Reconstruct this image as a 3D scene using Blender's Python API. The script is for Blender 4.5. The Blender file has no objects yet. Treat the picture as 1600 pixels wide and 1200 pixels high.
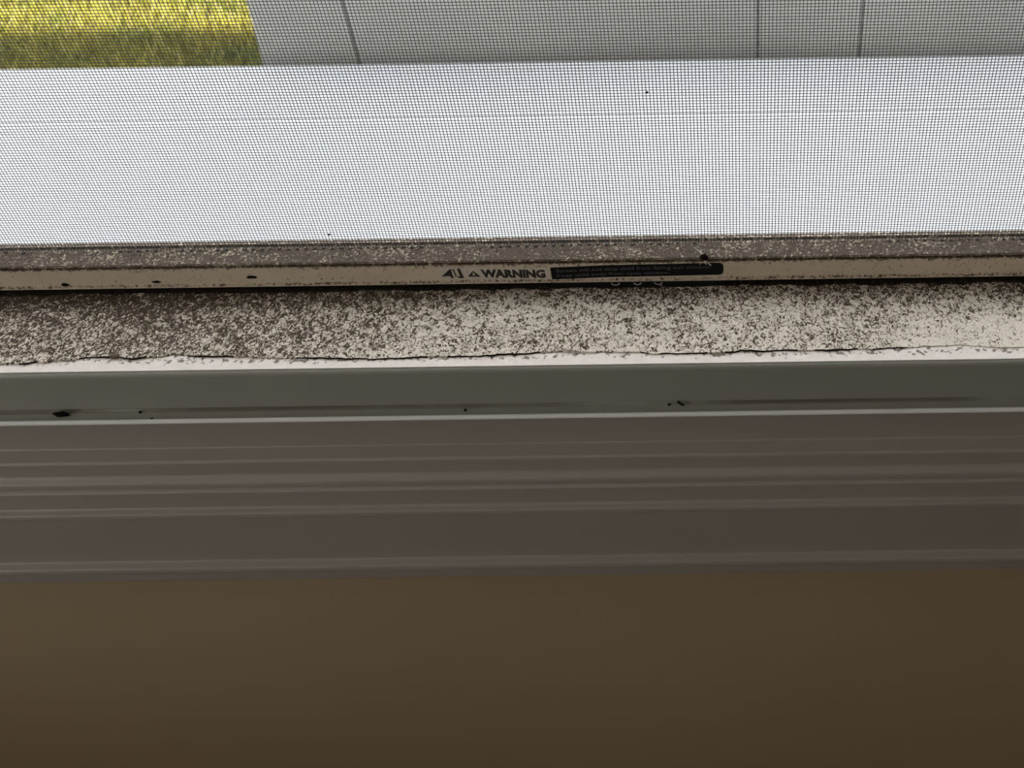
import bpy, bmesh, math, random
from mathutils import Vector, Matrix, noise as mnoise

random.seed(7)
scene = bpy.context.scene
C = scene.collection

# ------------------------------------------------------------------ camera
# hand-held phone, looking down over the window sill; off-centre crop -> lens shift
CAMZ = 1.36                                   # camera height above the room floor
PITCH, ROLL = 46.0, 0.80
cam_d = bpy.data.cameras.new('camera')
cam = bpy.data.objects.new('camera', cam_d)
C.objects.link(cam)
cam_d.sensor_width = 36.0
cam_d.lens = 36.0 * 1711 / 1600
cam_d.shift_x = -(1139 - 800) / 1600
cam_d.clip_start = 0.01
cam_d.clip_end = 200
cam.matrix_world = (Matrix.Translation((0, 0, CAMZ)) @ Matrix.Rotation(math.radians(90 - PITCH), 4, 'X')
                    @ Matrix.Rotation(math.radians(-ROLL), 4, 'Z'))
cam_d.dof.use_dof = True
cam_d.dof.focus_distance = 0.545
cam_d.dof.aperture_fstop = 22
scene.camera = cam

# ------------------------------------------------------------------ world, sun, exposure
world = bpy.data.worlds.new('sky')
scene.world = world
world.use_nodes = True
bg = world.node_tree.nodes['Background']
bg.inputs['Color'].default_value = (0.93, 0.97, 1.0, 1)
bg.inputs['Strength'].default_value = 4.6

sun_d = bpy.data.lights.new('sun', 'SUN')
sun = bpy.data.objects.new('sun', sun_d)
C.objects.link(sun)
sun_d.energy = 26.0
sun_d.angle = math.radians(1.2)
sun_d.color = (1.0, 0.93, 0.80)
sun.location = (0, -5, 8)
SUN_EL = math.radians(53)
sun.rotation_euler = Vector((0.10, math.cos(SUN_EL), -math.sin(SUN_EL))).to_track_quat('-Z', 'Y').to_euler()

# added fill light for the dim room, set in an unseen left window
fill_d = bpy.data.lights.new('room_fill_left', 'AREA')
fill_l = bpy.data.objects.new('room_fill_left', fill_d)
C.objects.link(fill_l)
fill_d.shape = 'RECTANGLE'
fill_d.size, fill_d.size_y = 1.0, 1.2
fill_d.energy = 2.7
fill_d.color = (1.0, 0.95, 0.88)
fill_l.location = (-1.32, -0.40, 1.62)
fill_l.rotation_euler = Vector((1, 0, 0)).to_track_quat('-Z', 'Y').to_euler()

vs = scene.view_settings
vs.view_transform = 'Standard'
vs.look = 'None'
vs.gamma = 1.0
vs.use_curve_mapping = False
vs.exposure = 0.0


# ------------------------------------------------------------------ helpers
def tag(o, label=None, cat=None, group=None, kind=None):
    if label: o['label'] = label
    if cat: o['category'] = cat
    if group: o['group'] = group
    if kind: o['kind'] = kind
    return o


def empty(name, loc=(0, 0, 0)):
    o = bpy.data.objects.new(name, None)
    o.location = loc
    o.empty_display_size = 0.02
    C.objects.link(o)
    return o


def link(name, me, mat, parent=None, loc=None):
    o = bpy.data.objects.new(name, me)
    if mat is not None and not me.materials:
        me.materials.append(mat)
    C.objects.link(o)
    if parent is not None:
        o.parent = parent
        # parents sit at their own location: keep world coordinates of the mesh
        o.matrix_parent_inverse = Matrix.Translation(parent.matrix_basis.translation).inverted()
    if loc is not None:
        o.location = loc
    return o


def mesh(name, verts, faces, smooth=False):
    me = bpy.data.meshes.new(name)
    me.from_pydata(verts, [], faces)
    bm = bmesh.new()
    bm.from_mesh(me)
    bmesh.ops.recalc_face_normals(bm, faces=bm.faces)
    bm.to_mesh(me)
    bm.free()
    if smooth:
        for p in me.polygons:
            p.use_smooth = True
    return me


def rounded(pts, n=5):
    """pts: (d, h, r) -> rounded closed profile in (d, h)"""
    out = []
    N = len(pts)
    for i, (d, h, r) in enumerate(pts):
        if r <= 0:
            out.append((d, h))
            continue
        p = Vector((d, h))
        a = (Vector(pts[i - 1][:2]) - p)
        b = (Vector(pts[(i + 1) % N][:2]) - p)
        ra = min(r, a.length * 0.48, b.length * 0.48)
        pa = p + a.normalized() * ra
        pb = p + b.normalized() * ra
        for k in range(n + 1):
            t = k / n
            q = pa * (1 - t) ** 2 + p * 2 * t * (1 - t) + pb * t * t
            out.append((q.x, q.y))
    return out


def prism_x(name, prof, x0, x1, mat, parent=None, nseg=1):
    """profile in (d, h below camera) extruded along x"""
    n = len(prof)
    verts, faces = [], []
    for s in range(nseg + 1):
        x = x0 + (x1 - x0) * s / nseg
        verts += [(x, d, CAMZ - h) for d, h in prof]
    for s in range(nseg):
        for i in range(n):
            j = (i + 1) % n
            faces.append((s * n + i, s * n + j, (s + 1) * n + j, (s + 1) * n + i))
    faces.append(tuple(range(n)))
    faces.append(tuple(nseg * n + i for i in range(n)))
    return link(name, mesh(name, verts, faces), mat, parent)


def box_mesh(name, x0, x1, y0, y1, z0, z1, bev=0.0):
    bm = bmesh.new()
    r = bmesh.ops.create_cube(bm, size=1)
    for v in bm.verts:
        v.co = Vector((x0 + (v.co.x + .5) * (x1 - x0), y0 + (v.co.y + .5) * (y1 - y0), z0 + (v.co.z + .5) * (z1 - z0)))
    if bev > 0:
        bmesh.ops.bevel(bm, geom=list(bm.edges), offset=bev, segments=2, affect='EDGES', profile=0.5)
    me = bpy.data.meshes.new(name)
    bm.to_mesh(me)
    bm.free()
    return me


def box(name, x0, x1, y0, y1, z0, z1, mat, parent=None, bev=0.0):
    return link(name, box_mesh(name, x0, x1, y0, y1, z0, z1, bev), mat, parent)


# ------------------------------------------------------------------ materials
class NT:
    def __init__(self, name, rough=0.5, spec=0.5):
        self.m = bpy.data.materials.new(name)
        self.m.use_nodes = True
        self.t = self.m.node_tree
        self.b = self.t.nodes['Principled BSDF']
        self.b.inputs['Roughness'].default_value = rough
        self.b.inputs['Specular IOR Level'].default_value = spec
        self.tc = self.t.nodes.new('ShaderNodeTexCoord')

    def n(self, t, **kw):
        nd = self.t.nodes.new(t)
        for k, v in kw.items():
            setattr(nd, k, v)
        return nd

    def l(self, a, b):
        self.t.links.new(a, b)

    def noise(self, scale, detail=2.0, rough=0.5, vec=None, dist=0.0):
        nd = self.n('ShaderNodeTexNoise')
        nd.inputs['Scale'].default_value = scale
        nd.inputs['Detail'].default_value = detail
        nd.inputs['Roughness'].default_value = rough
        nd.inputs['Distortion'].default_value = dist
        self.l(vec if vec is not None else self.tc.outputs['Object'], nd.inputs['Vector'])
        return nd.outputs['Fac']

    def math(self, op, a, b=None, c=None, clamp=False):
        nd = self.n('ShaderNodeMath', operation=op, use_clamp=clamp)
        for i, v in enumerate((a, b, c)):
            if v is None: continue
            if isinstance(v, (int, float)):
                nd.inputs[i].default_value = v
            else:
                self.l(v, nd.inputs[i])
        return nd.outputs[0]

    def smooth(self, x, lo, hi, a=0.0, b=1.0):
        nd = self.n('ShaderNodeMapRange', interpolation_type='SMOOTHSTEP')
        self.l(x, nd.inputs['Value'])
        for k, v in (('From Min', lo), ('From Max', hi), ('To Min', a), ('To Max', b)):
            if isinstance(v, (int, float)):
                nd.inputs[k].default_value = v
            else:
                self.l(v, nd.inputs[k])
        return nd.outputs['Result']

    def mix(self, f, a, b):
        nd = self.n('ShaderNodeMix', data_type='RGBA')
        if isinstance(f, (int, float)):
            nd.inputs[0].default_value = f
        else:
            self.l(f, nd.inputs[0])
        for i, v in ((6, a), (7, b)):
            if isinstance(v, tuple):
                nd.inputs[i].default_value = (*v, 1) if len(v) == 3 else v
            else:
                self.l(v, nd.inputs[i])
        return nd.outputs[2]

    def xyz(self):
        s = self.n('ShaderNodeSeparateXYZ')
        self.l(self.tc.outputs['Object'], s.inputs[0])
        return s.outputs

    def color(self, v):
        if isinstance(v, tuple):
            self.b.inputs['Base Color'].default_value = (*v, 1)
        else:
            self.l(v, self.b.inputs['Base Color'])

    def bump(self, h, strength=0.3, dist=0.001):
        nd = self.n('ShaderNodeBump')
        nd.inputs['Strength'].default_value = strength
        nd.inputs['Distance'].default_value = dist
        self.l(h, nd.inputs['Height'])
        self.l(nd.outputs[0], self.b.inputs['Normal'])


def plain(name, col, rough=0.5, var=0.06, scale=30, spec=0.5):
    m = NT(name, rough, spec)
    nz = m.noise(scale, 3)
    m.color(m.mix(nz, tuple(c * (1 - var) for c in col), tuple(min(1, c * (1 + var)) for c in col)))
    return m.m


LIGHT_DIRT = (0.70, 0.635, 0.565)
DARK_DIRT = (0.105, 0.075, 0.050)


def mat_dirty_sill():
    """chalky off-white vinyl speckled all over with brown, worm-like dirt"""
    m = NT('dirty_sill', 0.85, 0.25)
    X, Y, Z = m.xyz()
    st = m.n('ShaderNodeMapping')
    st.inputs['Scale'].default_value = (0.98, 0.72, 1.0)
    st.inputs['Rotation'].default_value = (0, 0, 0.25)
    m.l(m.tc.outputs['Object'], st.inputs['Vector'])
    fine = m.noise(560, 2.0, 0.65, vec=st.outputs[0], dist=1.6)
    mid = m.noise(300, 2.0, 0.55, vec=st.outputs[0], dist=1.0)
    big = m.noise(26, 3.0, 0.6)
    huge = m.noise(9, 2.0, 0.5)
    v = m.math('ADD', m.math('MULTIPLY', fine, 0.68), m.math('MULTIPLY', mid, 0.32))
    # amount of dirt: heavier toward the left end and along the back by the screen, thin at the right front
    amt = m.smooth(X, -0.40, -0.02, 0.078, 0.006)
    back = m.smooth(Y, 0.398, 0.418, 0.0, 0.05)
    front = m.smooth(Y, 0.368, 0.378, -0.03, 0.0)
    patch = m.math('MULTIPLY', m.math('SUBTRACT', big, 0.5), 0.11)
    patch2 = m.math('MULTIPLY', m.math('SUBTRACT', huge, 0.5), 0.12)
    # wiped clean patch near the right front
    rx = m.smooth(X, 0.060, 0.100, 0.0, 1.0)
    ry = m.smooth(Y, 0.382, 0.402, 1.0, 0.0)
    clean = m.math('MULTIPLY', m.math('MULTIPLY', rx, ry), -0.085)
    # curly, worm-like tracks between the grains
    wn = m.noise(330, 1.0, 0.5, vec=st.outputs[0], dist=1.2)
    worm = m.smooth(m.math('ABSOLUTE', m.math('SUBTRACT', wn, 0.5)), 0.0, 0.055, 1.0, 0.0)
    wt = m.math('MULTIPLY', m.math('SUBTRACT', worm, 0.30), 0.10)
    s = m.math('ADD', v, wt)
    for t in (amt, back, front, patch, patch2, clean):
        s = m.math('ADD', s, t)
    mask = m.smooth(s, 0.415, 0.635)
    ramp = m.n('ShaderNodeValToRGB')
    el = ramp.color_ramp.elements
    el[0].position, el[0].color = 0.12, (0.84, 0.745, 0.645, 1)
    el[1].position, el[1].color = 0.93, (0.045, 0.029, 0.017, 1)
    e = ramp.color_ramp.elements.new(0.40)
    e.color = (0.60, 0.515, 0.425, 1)
    e = ramp.color_ramp.elements.new(0.62)
    e.color = (0.25, 0.19, 0.132, 1)
    m.l(mask, ramp.inputs['Fac'])
    lightv = m.noise(120, 3)
    m.color(m.mix(lightv, ramp.outputs['Color'], m.mix(0.18, ramp.outputs['Color'], (0.25, 0.21, 0.165))))
    m.bump(m.math('SUBTRACT', 1.0, mask), 0.65, 0.0006)
    return m.m


def mat_clean_sill():
    """bare vinyl in front of the dirt film: off-white, a few fly specks"""
    m = NT('bare_vinyl_sill', 0.5, 0.4)
    nz = m.noise(420, 2, 0.6)
    big = m.noise(40, 3)
    s = m.math('ADD', nz, m.math('MULTIPLY', m.math('SUBTRACT', big, 0.5), 0.25))
    X, Y, Z = m.xyz()
    fr = m.smooth(Y, 0.3650, 0.3685, -0.20, 0.0)
    mask = m.smooth(m.math('ADD', s, fr), 0.50, 0.64)
    m.color(m.mix(mask, m.mix(m.noise(300, 3), (0.66, 0.58, 0.51), (0.86, 0.78, 0.715)), (0.16, 0.12, 0.085)))
    return m.m


def mat_rail():
    """tan screen rail, grime caked on the ledge, light speckle on the face"""
    m = NT('screen_rail', 0.7, 0.3)
    X, Y, Z = m.xyz()
    geo = m.n('ShaderNodeNewGeometry')
    sp = m.n('ShaderNodeSeparateXYZ')
    m.l(geo.outputs['Normal'], sp.inputs[0])
    up = m.smooth(sp.outputs[2], 0.25, 0.6)             # ledge surfaces collect the grime
    fine = m.noise(680, 3, 0.6, dist=0.5)
    mid = m.noise(210, 3, 0.6, dist=0.4)
    big = m.noise(30, 2)
    v = m.math('ADD', m.math('MULTIPLY', fine, 0.72), m.math('MULTIPLY', mid, 0.28))
    v = m.math('ADD', v, m.math('MULTIPLY', m.math('SUBTRACT', big, 0.5), 0.16))
    lo = m.math('SUBTRACT', 0.62, m.math('MULTIPLY', up, 0.115))
    top = m.smooth(Z, CAMZ - 0.3485, CAMZ - 0.3452, 0.0, 0.11)   # splashed dirt below the groove
    v = m.math('ADD', v, top)
    mask = m.smooth(v, m.math('SUBTRACT', lo, 0.06), m.math('ADD', lo, 0.10))
    base = m.mix(m.noise(60, 3), (0.47, 0.385, 0.28), (0.62, 0.52, 0.405))
    m.color(m.mix(mask, base, (0.085, 0.058, 0.037)))
    m.bump(mask, 0.4, 0.0004)
    return m.m


def mat_vinyl():
    m = NT('white_vinyl', 0.32, 0.5)
    X, Y, Z = m.xyz()
    nz = m.noise(35, 3)
    # brown dirt lodged in the seam where the upright face meets the ledge
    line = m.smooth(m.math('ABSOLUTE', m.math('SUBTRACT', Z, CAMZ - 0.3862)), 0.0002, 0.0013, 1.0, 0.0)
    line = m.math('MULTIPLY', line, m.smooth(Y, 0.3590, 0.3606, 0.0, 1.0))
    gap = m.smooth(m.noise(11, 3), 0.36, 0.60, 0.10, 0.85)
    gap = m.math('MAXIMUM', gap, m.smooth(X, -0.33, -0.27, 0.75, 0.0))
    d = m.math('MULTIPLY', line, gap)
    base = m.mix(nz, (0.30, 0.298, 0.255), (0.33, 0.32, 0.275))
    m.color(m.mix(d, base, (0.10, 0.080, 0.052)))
    return m.m


M = {}
M['dirty'] = mat_dirty_sill()
M['bare'] = mat_clean_sill()
M['rail'] = mat_rail()
M['vinyl'] = mat_vinyl()
M['bead'] = plain('highlight_white', (0.86, 0.86, 0.83), 0.18, 0.02, 40)  # near-white, so the lip's highlight is put into the colour
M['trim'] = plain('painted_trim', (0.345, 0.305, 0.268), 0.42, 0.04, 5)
M['wall'] = plain('tan_wall_paint', (0.45, 0.35, 0.222), 0.75, 0.05, 9, 0.3)
M['ceil'] = plain('ceiling_paint', (0.72, 0.70, 0.66), 0.8, 0.03)
M['floor'] = plain('floor_boards', (0.14, 0.095, 0.06), 0.5, 0.2, 6)
M['wire'] = plain('charcoal_fibreglass', (0.055, 0.055, 0.055), 0.55, 0.15, 400)
M['spline'] = plain('black_spline_rubber', (0.02, 0.018, 0.016), 0.7, 0.2, 300)
M['label_white'] = plain('aged_white_label', (0.52, 0.46, 0.38), 0.6, 0.25, 330)
M['label_black'] = plain('black_label', (0.007, 0.007, 0.008), 0.7, 0.3, 200, 0.12)
M['print_black'] = plain('black_print', (0.014, 0.012, 0.010), 0.6, 0.2, 500)
M['print_grey'] = plain('worn_white_print', (0.060, 0.058, 0.056), 0.6, 0.3, 500)
M['print_pale'] = plain('pale_print', (0.34, 0.32, 0.30), 0.6, 0.3, 500)
M['speck'] = plain('black_dirt', (0.010, 0.007, 0.005), 0.95, 0.4, 900, 0.05)
M['grime'] = plain('shade_black', (0.020, 0.015, 0.011), 0.95, 0.5, 300, 0.1)  # near-black for painted shade: rail gap and front of the dirt film
M['fluff'] = plain('pale_fluff', (0.62, 0.56, 0.48), 0.9, 0.1, 900)
M['crumb'] = plain('brown_crumbs', (0.13, 0.095, 0.062), 0.9, 0.5, 500)
M['patio'] = plain('white_painted_concrete', (0.345, 0.345, 0.355), 0.8, 0.02, 3)
M['block'] = plain('grey_concrete', (0.27, 0.262, 0.242), 0.9, 0.16, 2.2)
M['joint'] = plain('dark_joint', (0.215, 0.21, 0.20), 0.9, 0.1, 8)
M['siding'] = plain('pale_siding', (0.62, 0.61, 0.58), 0.7, 0.03, 3)
M['roof'] = plain('roof_shingle_brown', (0.16, 0.13, 0.11), 0.9, 0.2, 5)
M['soil'] = plain('lawn_soil', (0.085, 0.085, 0.015), 1.0, 0.35, 18)


def mat_grass():
    m = NT('grass_blades', 0.6, 0.3)
    nz = m.noise(7, 3)
    oi = m.noise(60, 2)
    g = m.mix(m.smooth(nz, 0.35, 0.65), (0.10, 0.125, 0.008), (0.24, 0.22, 0.02))
    m.color(m.mix(m.smooth(oi, 0.45, 0.7), g, (0.31, 0.25, 0.095)))
    return m.m


M['grass'] = mat_grass()

# ------------------------------------------------------------------ setting: room shell
WX0, WX1 = -0.72, 0.58            # clear width of the window opening
HEAD_Z = 2.15                     # top of the opening
XL, XR, YB = -1.35, 2.5, -3.2
WIN, WOUT = 0.358, 0.50           # inner / outer plane of the window wall
CEIL = 2.50
OPEN_Z = CAMZ - 0.405             # bottom of the rough opening

wf = empty('wall_front', (0, WIN, 0))
tag(wf, 'tan painted wall below and around the window', kind='structure')


def wall_piece(x0, x1, z0, z1):
    box('plaster', x0, x1, WIN, WIN + 0.02, z0, z1, M['wall'], wf)
    box('siding', x0, x1, WIN + 0.0205, WOUT, z0, z1, M['siding'], wf)


wall_piece(XL, WX0 - 0.02, 0, CEIL)
wall_piece(WX1 + 0.02, XR, 0, CEIL)
wall_piece(WX0 - 0.0195, WX1 + 0.0195, 0, OPEN_Z)
wall_piece(WX0 - 0.0195, WX1 + 0.0195, HEAD_Z + 0.02, CEIL)

tag(box('floor', XL, XR, YB, WIN, -0.1, 0, M['floor']), 'brown wooden floor of the room', kind='structure')
tag(box('ceiling', XL - 0.1, XR + 0.1, YB - 0.1, WOUT, CEIL, CEIL + 0.05, M['ceil']), 'white ceiling of the room', kind='structure')
tag(box('wall_back', XL, XR, YB - 0.1, YB, 0, CEIL, M['wall']), 'tan wall behind the viewer', kind='structure')
tag(box('wall_right', XR, XR + 0.1, YB - 0.1, WOUT, 0, CEIL, M['wall']), 'tan wall at the right end of the room', kind='structure')
wl = empty('wall_left', (XL, -0.4, 0))
tag(wl, 'tan wall at the left end of the room with an opening added for fill light', kind='structure')
box('plaster', XL - 0.1, XL, YB - 0.1, -1.00, 0, CEIL, M['wall'], wl)
box('plaster', XL - 0.1, XL, 0.20, WOUT, 0, CEIL, M['wall'], wl)
box('plaster', XL - 0.1, XL, -1.00, 0.20, 0, 0.99, M['wall'], wl)
box('plaster', XL - 0.1, XL, -1.00, 0.20, 2.25, CEIL, M['wall'], wl)
w2 = empty('fill_window', (XL, -0.4, 0.99))  # unseen window added as a housing for the fill light
tag(w2, 'added white framed window housing the fill light in the left wall', kind='structure')
box('frame_side', XL - 0.09, XL - 0.05, -0.995, -0.955, 0.995, 2.245, M['vinyl'], w2)
box('frame_side', XL - 0.09, XL - 0.05, 0.155, 0.195, 0.995, 2.245, M['vinyl'], w2)
box('frame_bottom', XL - 0.09, XL - 0.05, -0.95, 0.15, 0.995, 1.035, M['vinyl'], w2)
box('frame_top', XL - 0.09, XL - 0.05, -0.95, 0.15, 2.205, 2.245, M['vinyl'], w2)

# roof with eave; its edge throws the house's shade over patio and the near lawn
rf = tag(box('roof', XL - 3.5, XR + 3.5, YB - 0.6, 0.82, CEIL + 0.051, CEIL + 0.16, M['roof']), 'brown roof slab with overhanging eave', kind='structure')

# ------------------------------------------------------------------ window frame
w1 = empty('window_1', (0, 0.40, CAMZ - 0.40))
tag(w1, 'white vinyl window frame with a dirty speckled sill', kind='structure')
SILL_H = 0.3620
# sill block: top plane, rounded front nose, upright front face, small ledge
prof = rounded([
    (0.4480, SILL_H, 0), (0.3613, SILL_H, 0.0030), (0.3613, 0.3867, 0.0008), (0.3550, 0.3870, 0.0003),
    (0.3550, 0.3890, 0), (0.3585, 0.3890, 0), (0.3585, 0.4048, 0), (0.4480, 0.4048, 0)], 6)
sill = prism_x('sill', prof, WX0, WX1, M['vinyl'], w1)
sill['label'] = 'smooth off-white vinyl sill front with a thin ledge'
bead = [(0.3549 + 0.0000, 0.3888)] + [(0.35455 - 0.0013 * math.sin(a), 0.38745 - 0.0013 * math.cos(a)) for a in [math.pi * k / 10 for k in range(-1, 11)]]
prism_x('edge_highlight', bead, WX0, WX1, M['bead'], w1)['label'] = 'thin bright bead painting the highlight along the lip of the ledge'
# bare strip in front of the dirt, a hair above the vinyl (chalked top surface of the sill)
prof = rounded([(0.4300, SILL_H - 0.0003, 0), (0.3632, SILL_H - 0.0003, 0.0002), (0.3632, SILL_H - 0.00001, 0), (0.4300, SILL_H - 0.00001, 0)])
prism_x('sill_top', prof, WX0, WX1, M['bare'], w1)['label'] = 'pale bare strip along the sill edge with fly specks'

# dirt film: thin crust with a ragged front edge
ctrl = [(-0.72, 0.3690), (-0.40, 0.3690), (-0.362, 0.3686), (-0.335, 0.3684), (-0.315, 0.3700), (-0.300, 0.3718), (-0.290, 0.3722),
        (-0.282, 0.3709), (-0.270, 0.3716), (-0.262, 0.3738), (-0.252, 0.3722), (-0.235, 0.3722), (-0.205, 0.3716), (-0.170, 0.3712),
        (-0.148, 0.3714), (-0.135, 0.3722), (-0.118, 0.3720), (-0.100, 0.3728), (-0.086, 0.3742), (-0.060, 0.3738), (-0.042, 0.3732),
        (-0.034, 0.3718), (-0.010, 0.3722), (0.010, 0.3728), (0.030, 0.3729), (0.045, 0.3726), (0.060, 0.3732), (0.084, 0.3738),
        (0.094, 0.3746), (0.110, 0.3738), (0.130, 0.3712), (0.160, 0.3706), (0.58, 0.3706)]


def front_edge(x):
    for (a, ya), (b, yb) in zip(ctrl, ctrl[1:]):
        if a <= x <= b:
            t = (x - a) / (b - a)
            t = t * t * (3 - 2 * t)
            base = ya + (yb - ya) * t
            break
    else:
        base = 0.371
    base -= 0.0027 * min(1, max(0, (x + 0.27) / 0.10)) * (1 if x < 0.09 else max(0.3, 1 - (x - 0.09) / 0.05))
    return base + 0.0007 * mnoise.noise((x * 140, 0.3, 1.7)) + 0.0005 * mnoise.noise((x * 420, 2.3, 5.1))


verts, faces = [], []
nx = 1100
rows = 5
for i in range(nx + 1):
    x = WX0 + 0.001 + (WX1 - WX0 - 0.002) * i / nx
    ye = front_edge(x)
    th = 0.00085 + 0.0005 * mnoise.noise((x * 90, 7.7, 0.2))
    if 0.088 < x < 0.16: th *= 0.55
    verts.append((x, ye, CAMZ - SILL_H + 0.00029))
    for r in range(rows):
        y = ye + 0.0002 + (0.4290 - ye) * (r / (rows - 1)) ** 1.5
        verts.append((x, y, CAMZ - SILL_H + 0.0003 + th * (1.0 if r < 2 else 0.9)))
k = rows + 1
for i in range(nx):
    for r in range(rows):
        faces.append((i * k + r, i * k + r + 1, (i + 1) * k + r + 1, (i + 1) * k + r))
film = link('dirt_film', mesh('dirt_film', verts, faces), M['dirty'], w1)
film.data.materials.append(M['grime'])  # blackens the crust's front side to paint its shadow line
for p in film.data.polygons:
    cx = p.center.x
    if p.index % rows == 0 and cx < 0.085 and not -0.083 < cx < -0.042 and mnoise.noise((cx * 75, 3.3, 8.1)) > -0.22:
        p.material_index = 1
film['label'] = 'crust of brown worm-like dirt caked over the sill'

# jambs, head, raised sash
for x0, x1 in ((WX0 - 0.0195, WX0 - 0.0005), (WX1 + 0.0005, WX1 + 0.0195)):
    box('jamb', x0, x1, 0.356, 0.448, OPEN_Z + 0.001, HEAD_Z + 0.019, M['vinyl'], w1, 0.001)
box('head', WX0, WX1, 0.356, 0.448, HEAD_Z, HEAD_Z + 0.019, M['vinyl'], w1, 0.001)
sx0, sx1 = WX0 + 0.004, WX1 - 0.004
sash = box('sash_rail', sx0, sx1, 0.375, 0.405, 1.58, 1.63, M['vinyl'], w1, 0.003)
box('sash_rail', sx0, sx1, 0.375, 0.405, 2.10, 2.145, M['vinyl'], w1, 0.003)
box('sash_stile', sx0, sx0 + 0.045, 0.376, 0.404, 1.631, 2.099, M['vinyl'], w1, 0.003)
box('sash_stile', sx1 - 0.045, sx1, 0.376, 0.404, 1.631, 2.099, M['vinyl'], w1, 0.003)
# outer sill sloping away below the screen
prism_x('outer_sill', [(0.4485, 0.366), (0.4985, 0.4025), (0.4985, 0.4048), (0.4485, 0.4048)], WX0, WX1, M['vinyl'], w1)

# ------------------------------------------------------------------ trim below the sill
prof = rounded([
    (0.3579, 0.3892, 0), (0.3546, 0.3892, 0.0001), (0.3553, 0.4079, 0.0008), (0.3466, 0.4087, 0.0016), (0.3464, 0.4190, 0.0016), (0.3430, 0.4206, 0.0012),
    (0.3427, 0.4238, 0.0004), (0.3438, 0.4244, 0.0002), (0.3438, 0.4254, 0.0002), (0.3417, 0.4264, 0.0008), (0.3415, 0.4383, 0.0012), (0.3379, 0.4390, 0.0010),
    (0.3377, 0.4420, 0.0005), (0.3381, 0.4426, 0.0004), (0.3379, 0.4788, 0.0010), (0.3334, 0.4797, 0.0009), (0.3330, 0.4828, 0.0006), (0.3335, 0.4836, 0.0004),
    (0.3335, 0.4912, 0.0014), (0.3579, 0.4924, 0)], 4)
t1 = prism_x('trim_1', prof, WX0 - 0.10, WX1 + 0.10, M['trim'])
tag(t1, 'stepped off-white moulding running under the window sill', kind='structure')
for nm, x0, x1 in (('trim_2', WX0 - 0.10, WX0 - 0.021), ('trim_3', WX1 + 0.021, WX1 + 0.10)):
    tag(box(nm, x0, x1, 0.338, 0.3575, CAMZ - 0.4042, HEAD_Z + 0.10, M['trim'], None, 0.003), 'off-white side casing of the window', kind='structure')
tag(box('trim_4', WX0 - 0.10, WX1 + 0.10, 0.337, 0.3575, HEAD_Z + 0.101, HEAD_Z + 0.18, M['trim'], None, 0.003), 'off-white head casing above the window', kind='structure')

# ------------------------------------------------------------------ insect screen
scr = empty('insect_screen', (0, 0.425, CAMZ - SILL_H))
tag(scr, 'charcoal mesh insect screen in a grimy tan frame standing on the dirty sill', 'window screen')
SX0, SX1 = WX0 + 0.002, WX1 - 0.002
RAILTOP = 0.3432
prof = [(0.4350, 0.3424), (0.4318, 0.3424), (0.4312, 0.3434), (0.4190, 0.3439), (0.4184, 0.3443), (0.4184, 0.34455), (0.4222, 0.3447),
        (0.4222, 0.3453), (0.4183, 0.34545), (0.4179, 0.3459), (0.4179, 0.3556), (0.4175, 0.3560), (0.4167, 0.3562), (0.4165, 0.3566),
        (0.4168, 0.3571), (0.4285, 0.3573), (0.4285, 0.3612), (0.4350, 0.3612)]
rail = prism_x('bottom_rail', prof, SX0, SX1, M['rail'], scr)
rail['label'] = 'tan lower frame rail of the screen, caked with grime on top'
CLOTH_Y = 0.4302
top_z = HEAD_Z - 0.004
box('side_rail', SX0, SX0 + 0.016, 0.4168, 0.4350, CAMZ - 0.3422, top_z, M['rail'], scr, 0.001)
box('side_rail', SX1 - 0.016, SX1, 0.4168, 0.4350, CAMZ - 0.3422, top_z, M['rail'], scr, 0.001)
box('top_rail', SX0 + 0.0165, SX1 - 0.0165, 0.4168, 0.4350, top_z - 0.016, top_z, M['rail'], scr, 0.001)
# feet the rail stands on
for fx in (SX0 + 0.05, -0.55, SX1 - 0.06):
    box('foot', fx, fx + 0.02, 0.4300, 0.4345, CAMZ - 0.3618, CAMZ - 0.3613, M['spline'], scr)

# mesh cloth: 16 x 18 strands per inch, each strand a thin rod
PH, PV = 0.0254 / 16, 0.0254 / 18
RW = 0.000185
z_lo, z_hi = CAMZ - 0.3437, top_z - 0.012
x_lo, x_hi = SX0 + 0.010, SX1 - 0.010
V, F = [], []


def strand(pts, along):
    base = len(V)
    for p in pts:
        if along == 'x':
            offs = ((0, 0, RW), (0, -RW, 0), (0, 0, -RW), (0, RW, 0))
        else:
            offs = ((RW, 0, 0), (0, -RW, 0), (-RW, 0, 0), (0, RW, 0))
        for o in offs:
            V.append((p[0] + o[0], p[1] + o[1], p[2] + o[2]))
    for i in range(len(pts) - 1):
        for j in range(4):
            a, b = base + i * 4 + j, base + i * 4 + (j + 1) % 4
            F.append((a, b, b + 4, a + 4))


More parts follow.
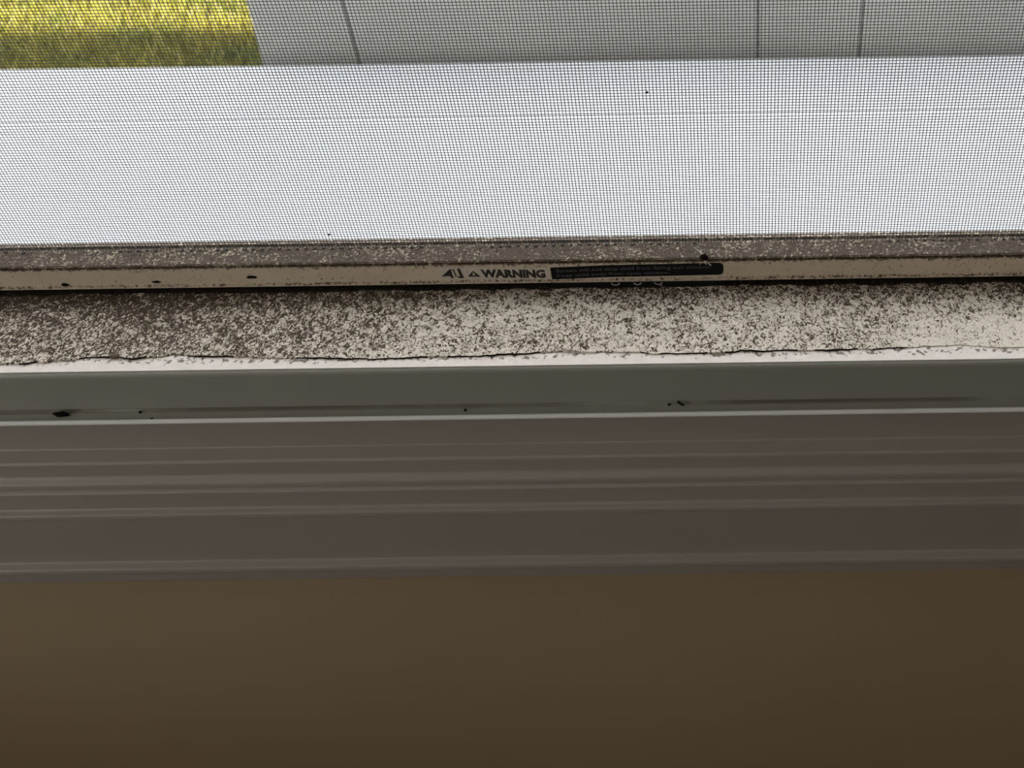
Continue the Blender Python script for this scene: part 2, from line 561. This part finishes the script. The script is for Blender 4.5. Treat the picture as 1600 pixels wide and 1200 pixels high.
nrow = int((z_hi - z_lo) / PV)
ODD = round((0.3432 - 0.2700) / PV)
for r in range(1, nrow):
    z = z_lo + r * PV
    if r == ODD: z += 0.00042
    if r == ODD + 1: z -= 0.00012
    z += random.uniform(-1, 1) * 0.00006
    pts = []
    for i in range(15):
        x = x_lo + (x_hi - x_lo) * i / 14
        pts.append((x, CLOTH_Y - RW * 0.9, z + 0.00016 * mnoise.noise((x * 7, z * 30, 3.3))))
    strand(pts, 'x')
ncol = int((x_hi - x_lo) / PH)
for c in range(ncol):
    x = x_lo + c * PH + random.uniform(-1, 1) * 0.00005
    pts = []
    for i in range(17):
        z = z_lo + (z_hi - z_lo) * i / 16
        pts.append((x + 0.00016 * mnoise.noise((x * 40, z * 7, 8.3)), CLOTH_Y + RW * 0.9, z))
    strand(pts, 'z')
me = bpy.data.meshes.new('screen_mesh')
me.from_pydata(V, [], F)
cloth = link('screen_mesh', me, M['wire'], scr)
tag(cloth, 'fine charcoal insect mesh', kind='stuff')

# serrated spline notches along the foot of the mesh
V, F = [], []
bmn = bmesh.new()
x = SX0 + 0.02
while x < SX1 - 0.02:
    vis = mnoise.noise((x * 9, 4.1, 0.7))
    s = 0.0010 + 0.0004 * random.random()
    if vis > -0.25 and random.random() < 0.9:
        mtx = Matrix.Translation((x, 0.4294 + random.uniform(-.0004, .0003), CAMZ - 0.3434)) @ Matrix.Diagonal((s, 0.0010, 0.00040, 1))
        bmesh.ops.create_icosphere(bmn, subdivisions=1, radius=1, matrix=mtx)
    x += 0.0044
me = bpy.data.meshes.new('spline_notches')
bmn.to_mesh(me)
bmn.free()
tag(link('spline_notches', me, M['spline'], scr), 'row of small dark dots at the foot of the mesh', kind='stuff')

# ------------------------------------------------------------------ warning label
FACE_Y = 0.4179
PX = 0.000317                       # one photo pixel at the rail, in metres


def lz(x, z):
    """the sticker sits slightly bowed on the rail"""
    a = 0.0006 * math.sin((x + 0.128) / 0.062 * math.pi) if -0.150 < x < -0.06 else 0
    b = 0.0
    if x < -0.088: b = -0.0010 * max(0, (x + 0.130) / 0.042)
    elif x < -0.06: b = -0.0010 * (1 - (x + 0.088) / 0.028)
    else: b = 0.0006 * (x + 0.06) / 0.06
    return z + b


def slab_from_outline(name, pts, y, th, mat, parent, cols=24):
    """thin plate whose outline is (x, z) convex, cut in columns so it can follow the bow"""
    xs = sorted(set([p[0] for p in pts]))
    x0, x1 = xs[0], xs[-1]
    grid = sorted(set([x0 + (x1 - x0) * i / cols for i in range(cols + 1)] + xs))

    def span(x):
        zs = []
        n = len(pts)
        for i in range(n):
            (ax, az), (bx, bz) = pts[i], pts[(i + 1) % n]
            if min(ax, bx) - 1e-9 <= x <= max(ax, bx) + 1e-9:
                if abs(bx - ax) < 1e-9: zs += [az, bz]
                else: zs.append(az + (bz - az) * (x - ax) / (bx - ax))
        return min(zs), max(zs)
    vs_, fs = [], []
    for x in grid:
        a, b = span(x)
        vs_ += [(x, y, lz(x, a)), (x, y, lz(x, b)), (x, y - th, lz(x, b)), (x, y - th, lz(x, a))]
    for i in range(len(grid) - 1):
        for j in range(4):
            p, q = i * 4 + j, i * 4 + (j + 1) % 4
            fs.append((p, q, q + 4, p + 4))
    fs.append((0, 1, 2, 3))
    e = (len(grid) - 1) * 4
    fs.append((e, e + 1, e + 2, e + 3))
    return link(name, mesh(name, vs_, fs), mat, parent)


def rrect(x0, x1, z0, z1, rl, rr, n=4):
    out = []
    for cx, cz, r, a0 in ((x1 - rr, z0 + rr, rr, -90), (x1 - rr, z1 - rr, rr, 0), (x0 + rl, z1 - rl, rl, 90), (x0 + rl, z0 + rl, rl, 180)):
        if r <= 0:
            out.append((cx, cz))
            continue
        for k in range(n + 1):
            a = math.radians(a0 + 90 * k / n)
            out.append((cx + r * math.cos(a), cz + r * math.sin(a)))
    return out


def text_mesh(name, body, x0, width, zbase, cap, y, mat, parent, bold=0.0, th=0.00008, slant=0.0):
    cu = bpy.data.curves.new(name + '_curve', 'FONT')
    cu.body = body
    cu.size = 1.0
    cu.offset = bold
    cu.resolution_u = 2
    ob = bpy.data.objects.new(name + '_tmp', cu)
    C.objects.link(ob)
    dg = bpy.context.evaluated_depsgraph_get()
    me = bpy.data.meshes.new_from_object(ob.evaluated_get(dg))
    bpy.data.objects.remove(ob)
    me.name = name
    xs = [v.co.x for v in me.vertices]
    mx, wx = min(xs), max(xs) - min(xs)
    bm = bmesh.new()
    bm.from_mesh(me)
    bmesh.ops.triangulate(bm, faces=bm.faces)
    r = bmesh.ops.extrude_face_region(bm, geom=list(bm.faces))
    new = [g for g in r['geom'] if isinstance(g, bmesh.types.BMVert)]
    ns = set(new)
    for v in bm.verts:
        X = x0 + (v.co.x - mx) / wx * width
        Z = zbase + v.co.y / 0.70 * cap + slant * (X - x0)
        v.co = Vector((X, y - (th if v in ns else 0), lz(X, Z)))
    bmesh.ops.recalc_face_normals(bm, faces=bm.faces)
    bm.to_mesh(me)
    bm.free()
    me.materials.clear()
    return link(name, me, mat, parent)


ZB = CAMZ - 0.3556                   # bottom of the rail face
Y1 = FACE_Y
wlab = slab_from_outline('warning_label', rrect(-0.1445, -0.0878, ZB + 0.0008, ZB + 0.0084, 0.0028, 0.0), Y1, 0.00015, M['label_white'], scr)
wlab['label'] = 'aged white warning sticker with black print'
Y2 = Y1 - 0.00015
text_mesh('lettering', 'WARNING', -0.1222, 0.0318, ZB + 0.0022, 0.0047, Y2, M['print_black'], wlab, bold=0.055)


def poly(name, pts, y, mat, parent, th=0.0001):
    n = len(pts)
    vs_ = [(x, y, lz(x, z)) for x, z in pts] + [(x, y - th, lz(x, z)) for x, z in pts]
    fs = [tuple(range(n)), tuple(range(n, 2 * n))] + [(i, (i + 1) % n, n + (i + 1) % n, n + i) for i in range(n)]
    return link(name, mesh(name, vs_, fs), mat, parent)


poly('alert_triangle', [(-0.1290, ZB + 0.0025), (-0.1226, ZB + 0.0025), (-0.1258, ZB + 0.0062)], Y2, M['print_black'], wlab)
poly('alert_mark', [(-0.1264, ZB + 0.0034), (-0.1252, ZB + 0.0034), (-0.1253, ZB + 0.0047), (-0.1258, ZB + 0.0052), (-0.1263, ZB + 0.0047)], Y2 - 0.0001, M['label_white'], wlab)
# falling-child pictogram: a slanted figure against a window bar
poly('pictogram', [(-0.1420, ZB + 0.0028), (-0.1372, ZB + 0.0074), (-0.1364, ZB + 0.0074), (-0.1366, ZB + 0.0040), (-0.1360, ZB + 0.0018), (-0.1374, ZB + 0.0018), (-0.1378, ZB + 0.0030)], Y2, M['print_black'], wlab)
poly('pictogram', [(-0.1358, ZB + 0.0076), (-0.1352, ZB + 0.0076), (-0.1344, ZB + 0.0026), (-0.1350, ZB + 0.0024)], Y2, M['print_black'], wlab)
poly('pictogram', [(-0.1335, ZB + 0.0077), (-0.1322, ZB + 0.0077), (-0.1310, ZB + 0.0018), (-0.1326, ZB + 0.0014), (-0.1344, ZB + 0.0022), (-0.1340, ZB + 0.0028), (-0.1328, ZB + 0.0026)], Y2, M['print_black'], wlab)

blab = slab_from_outline('warning_text_label', rrect(-0.0874, -0.0020, ZB + 0.0008, ZB + 0.0084, 0.0002, 0.0022), Y1, 0.00015, M['label_black'], scr)
blab['label'] = 'black half of the warning sticker with two faint lines of print'
text_mesh('lettering', 'Screen will not stop child from falling out window.', -0.0848, 0.0770, ZB + 0.0052, 0.0020, Y2, M['print_grey'], blab, bold=0.008)
text_mesh('lettering', 'Keep child away from open window.', -0.0848, 0.0562, ZB + 0.0022, 0.0018, Y2, M['print_grey'], blab, bold=0.008)
# lower black label mostly tucked behind the rail: only the feet of its letters show
low = box('lower_label', -0.0880, -0.0015, 0.4170, 0.4174, CAMZ - 0.3611, CAMZ - 0.3574, M['label_black'], scr)
low['label'] = 'black label under the rail showing only the feet of letters'


def arc_letter(cx, w, tail):
    n = 10
    zc = CAMZ - 0.3574 - 0.0006
    vs_, fs = [], []
    for i in range(n + 1):
        a = math.pi + math.pi * i / n
        for rr in (w / 2, w / 2 - 0.0008):
            for dy in (0, -0.0001):
                vs_.append((cx + rr * math.cos(a), 0.4170 + dy, zc + rr * 0.75 * math.sin(a)))
    for i in range(n):
        b = i * 4
        for p, q in ((0, 1), (1, 3), (3, 2), (2, 0)):
            fs.append((b + p, b + q, b + q + 4, b + p + 4))
    if tail:
        b = len(vs_)
        for px_, pz in ((0.0004, -0.0010), (0.0012, -0.0010), (0.0020, -0.0024), (0.0012, -0.0024)):
            vs_.append((cx + px_, 0.4169, zc + pz))
        fs.append((b, b + 1, b + 2, b + 3))
    link('letter_foot', mesh('letter_foot', vs_, fs), M['print_pale'], low)


arc_letter(-0.0560, 0.0046, False)
arc_letter(-0.0450, 0.0042, False)
arc_letter(-0.0346, 0.0044, True)


# ------------------------------------------------------------------ dirt lumps and specks (each one a thing)
def lump(name, loc, size, label, cat, mat=None, seed=0, group=None, sub=2):
    bm = bmesh.new()
    bmesh.ops.create_icosphere(bm, subdivisions=sub, radius=1)
    for v in bm.verts:
        n = mnoise.noise(v.co * 1.7 + Vector((seed * 3.1, seed, 0)))
        v.co *= 1 + 0.35 * n
        v.co = Vector((v.co.x * size[0], v.co.y * size[1], max(v.co.z, -0.6) * size[2]))
    zmin = min(v.co.z for v in bm.verts)
    for v in bm.verts: v.co.z -= zmin
    me = bpy.data.meshes.new(name)
    bm.to_mesh(me)
    bm.free()
    o = link(name, me, mat or M['speck'], None, loc)
    return tag(o, label, cat, group)


LEDGE_Z = CAMZ - 0.3868
SZ = CAMZ - SILL_H + 0.0008
lump('dirt_lump', (-0.3215, 0.3588, LEDGE_Z), (0.0042, 0.0013, 0.0014), 'large black oval dirt lump on the narrow ledge below the sill', 'dirt', seed=1)
lump('dirt_speck', (-0.284, 0.3598, LEDGE_Z), (0.0007, 0.0006, 0.0007), 'tiny black speck on the narrow ledge right of the large oval lump', 'dirt', seed=2)
lump('dirt_speck', (-0.277, 0.3555, LEDGE_Z), (0.0009, 0.0006, 0.0004), 'tiny black speck at the very lip of the narrow ledge', 'dirt', seed=3)
lump('dirt_speck', (-0.127, 0.3582, LEDGE_Z), (0.0007, 0.0007, 0.0007), 'lone tiny black speck midway along the narrow ledge, below the warning triangle', 'dirt', seed=4)
lump('dirt_speck', (-0.0289, 0.3600, LEDGE_Z), (0.0009, 0.0005, 0.0006), 'small dark speck just left of the curled black crumb on the ledge', 'dirt', seed=5)

# curled crumb
def curl(name, loc, label):
    bm = bmesh.new()
    for i in range(5):
        a = i / 4
        mtx = Matrix.Translation((-0.0010 + 0.0022 * a, 0.0006 - 0.0008 * a, 0.0018 - 0.0024 * a + 0.0012 * a * a + 0.0002)) @ Matrix.Diagonal((0.0008, 0.0005, 0.0007, 1))
        bmesh.ops.create_icosphere(bm, subdivisions=1, radius=1, matrix=mtx)
    me = bpy.data.meshes.new(name)
    bm.to_mesh(me)
    bm.free()
    return tag(link(name, me, M['speck'], None, loc), label, 'dirt')


curl('dirt_curl', (-0.0235, 0.3596, LEDGE_Z - 0.0001), 'curled black crumb on the narrow ledge below the right part of the sill')

# clump with fluff on the screen rail
cl = empty('debris_clump', (-0.0114, 0.4200, CAMZ - 0.3440))
tag(cl, 'black debris clump with pale fluff stuck on the screen rail above the black label', 'debris')
o = lump('clump_body', (0, 0, 0), (0.0020, 0.0019, 0.0021), '', '', seed=6)
for k_ in ('label', 'category'):
    if k_ in o: del o[k_]
o.parent = cl
o.location = (0, -0.0008, -0.0016)
for i, (ax, ay, az) in enumerate(((-0.0052, 0.004, 0.0030), (-0.0035, 0.005, 0.002), (0.003, 0.002, 0.0015), (0.0035, -0.0022, -0.0030), (-0.0022, -0.0022, -0.0034), (0.001, -0.0024, -0.0036))):
    cu = []
    for t in range(5):
        t /= 4
        cu.append(Vector((ax * t, ay * t - 0.001, az * t + 0.001 * math.sin(t * 3 + i))))
    vs_, fs = [], []
    for j, p in enumerate(cu):
        r = 0.00055 * (1 - 0.6 * j / 4)
        for a in range(4):
            vs_.append((p.x + r * math.cos(a * 1.57), p.y, p.z + r * math.sin(a * 1.57)))
    for j in range(4):
        for a in range(4):
            fs.append((j * 4 + a, j * 4 + (a + 1) % 4, j * 4 + 4 + (a + 1) % 4, j * 4 + 4 + a))
    fo = bpy.data.objects.new('fluff_strand', mesh('fluff_strand', vs_, fs))
    fo.data.materials.append(M['fluff'])
    C.objects.link(fo)
    fo.parent = cl

lump('sill_debris', (-0.2905, 0.3728, SZ - 0.0005), (0.0026, 0.0016, 0.0012), 'dark yellowish clump at the ragged edge of the sill dirt', 'debris', M['crumb'], 7)
# specks stuck to the rail face
FY = 0.4179
for i, (x, h, s, lab) in enumerate((
        (-0.3300, 0.3545, (0.0020, 0.0005, 0.0012), 'black smudge low on the tan screen rail, leftmost of three'),
        (-0.2840, 0.3535, (0.0022, 0.0005, 0.0007), 'flat black smudge on the tan screen rail, middle one of three'),
        (-0.2360, 0.3512, (0.0026, 0.0005, 0.0010), 'black smudge high on the tan screen rail, rightmost of three'))):
    lump('rail_smudge', (x, FY - 0.0002, CAMZ - h - s[2]), s, lab, 'dirt', seed=20 + i)
for x, y, z, lab in ((-0.196, CLOTH_Y - 0.0004, CAMZ - 0.3355, 'small dark speck caught low in the screen mesh left of the warning sticker'),
                     (-0.0345, CLOTH_Y - 0.0004, CAMZ - 0.2590, 'small dark speck caught high in the screen mesh above the black label')):
    lump('mesh_speck', (x, y, z), (0.0009, 0.0006, 0.0006), lab, 'dirt', seed=31, sub=1)

# black strip that paints in the shade of the gap under the rail
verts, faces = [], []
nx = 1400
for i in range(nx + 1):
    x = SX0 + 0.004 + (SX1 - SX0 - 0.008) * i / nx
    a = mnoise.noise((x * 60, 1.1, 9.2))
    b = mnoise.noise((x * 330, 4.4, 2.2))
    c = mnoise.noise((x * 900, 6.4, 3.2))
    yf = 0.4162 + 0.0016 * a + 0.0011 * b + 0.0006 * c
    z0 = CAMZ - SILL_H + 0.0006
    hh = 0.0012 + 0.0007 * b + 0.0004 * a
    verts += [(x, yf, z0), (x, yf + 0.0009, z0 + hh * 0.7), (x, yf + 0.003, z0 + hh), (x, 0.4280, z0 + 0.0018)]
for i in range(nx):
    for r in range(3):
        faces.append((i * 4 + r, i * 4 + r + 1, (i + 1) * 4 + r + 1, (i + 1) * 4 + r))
tag(link('gap_shade', mesh('gap_shade', verts, faces), M['grime'], w1), 'black strip standing in for shade in the gap between sill and screen rail')

# loose crumbs over the sill and the rail ledge
bm = bmesh.new()


def crumb(x, y, z, s):
    a = random.random() * 6.28
    mtx = Matrix.Translation((x, y, z)) @ Matrix.Rotation(a, 4, 'Z') @ Matrix.Diagonal((s * random.uniform(.7, 1.6), s * random.uniform(.5, 1), s * random.uniform(.35, .7), 1))
    v8 = [Vector(c) for c in ((1, 0, 0), (0, 1, 0), (-1, 0, 0), (0, -1, 0), (0, 0, 1), (0, 0, -1))]
    vs8 = [bm.verts.new(mtx @ (v * random.uniform(.75, 1.2))) for v in v8]
    for f in ((0, 1, 4), (1, 2, 4), (2, 3, 4), (3, 0, 4), (1, 0, 5), (2, 1, 5), (3, 2, 5), (0, 3, 5)):
        bm.faces.new([vs8[i] for i in f])


for i in range(2600):
    x = random.uniform(-0.50, 0.26)
    if x > 0.0 and random.random() < 0.45: continue
    y = random.uniform(0.3745, 0.416)
    crumb(x, y, SZ + 0.0001, random.choice((0.00022, 0.0003, 0.0003, 0.00045)))
for i in range(1500):                       # heaped against the foot of the rail
    x = random.uniform(-0.60, 0.45)
    y = 0.4205 - abs(random.gauss(0, 0.0028))
    crumb(x, y, SZ + random.uniform(0, 0.0006), random.uniform(0.0003, 0.0008))
me = bpy.data.meshes.new('dirt_crumbs')
bm.to_mesh(me)
bm.free()
tag(link('dirt_crumbs', me, M['crumb']), 'loose brown dirt crumbs scattered over the sill below the screen', 'dirt', kind='stuff')
bm = bmesh.new()
for i in range(2600):
    x = random.uniform(SX0 + 0.03, SX1 - 0.03)
    y = random.uniform(0.4192, 0.4306)
    crumb(x, y, CAMZ - 0.3438 + (y - 0.4190) / 0.0122 * 0.0005, random.uniform(0.0002, 0.00055))
me = bpy.data.meshes.new('rail_grime')
bm.to_mesh(me)
bm.free()
tag(link('rail_grime', me, M['crumb'], scr), 'brown grime crumbs caked on the rail ledge', kind='stuff')

# ------------------------------------------------------------------ outdoors
PAT_Z = CAMZ - 1.40
LAWN_Z = PAT_Z - 0.20
tag(box('patio', -6, 6, WOUT + 0.001, 2.479, PAT_Z - 0.14, PAT_Z, M['patio'], None, 0.006), 'white concrete patio slab outside the window', kind='structure')
gw = empty('wall_garden', (0, 2.56, PAT_Z))
tag(gw, 'low grey concrete panel wall beyond the patio', kind='structure')
GY0, GY1 = 2.55, 2.70
GZ0, GZ1 = LAWN_Z - 0.05, PAT_Z + 0.34
box('joint_core', -1.15, 5.9, GY0 + 0.012, GY1, GZ0, GZ1 - 0.01, M['joint'], gw)
edges = [-1.18, -0.935, 0.085, 0.345, 1.36, 2.4, 3.4, 4.4, 5.9]
for i, (a, b) in enumerate(zip(edges, edges[1:])):
    me = box_mesh('panel', a + (0 if i == 0 else 0.003), b - 0.003, GY0, GY0 + 0.02, GZ0, GZ1, 0.003)
    if i == 0:
        for v in me.vertices:            # the end panel's free edge leans a little
            if v.co.x < a + 0.05:
                v.co.x += 0.075 * (v.co.z - PAT_Z)
    link('panel', me, M['block'], gw)
tag(box('lawn', -30, 30, 2.40, 40, LAWN_Z - 0.10, LAWN_Z, M['soil']), 'lawn ground beyond the patio', kind='structure')

V, F = [], []
def blade(x, y):
    h = random.uniform(0.035, 0.075)
    w = random.uniform(0.0015, 0.003)
    a = random.random() * 6.28
    lx, ly = math.cos(a) * w, math.sin(a) * w
    bx, by = random.gauss(0, 0.02), random.gauss(0, 0.02)
    b = len(V)
    V.extend([(x - lx, y - ly, LAWN_Z), (x + lx, y + ly, LAWN_Z),
              (x + bx * .4 + lx * .8, y + by * .4 + ly * .8, LAWN_Z + h * .6), (x + bx * .4 - lx * .8, y + by * .4 - ly * .8, LAWN_Z + h * .6),
              (x + bx, y + by, LAWN_Z + h)])
    F.extend([(b, b + 1, b + 2, b + 3), (b + 3, b + 2, b + 4)])


def grass(label):
    me = bpy.data.meshes.new('grass')
    me.from_pydata(V, [], F)
    tag(link('grass', me, M['grass']), label, 'grass', kind='stuff')
    V.clear()
    F.clear()


for i in range(62000):
    blade(random.uniform(-3.3, -1.25), random.uniform(2.52, 4.3))
for i in range(15000):
    blade(random.uniform(-7, -1.25), random.uniform(4.3, 9))
grass('yellow-green grass in sun and shade beyond the patio, left of the grey wall')
for i in range(25000):
    blade(random.uniform(-1.15, 6), random.uniform(2.80, 9))
grass('sunlit grass behind the grey concrete wall')
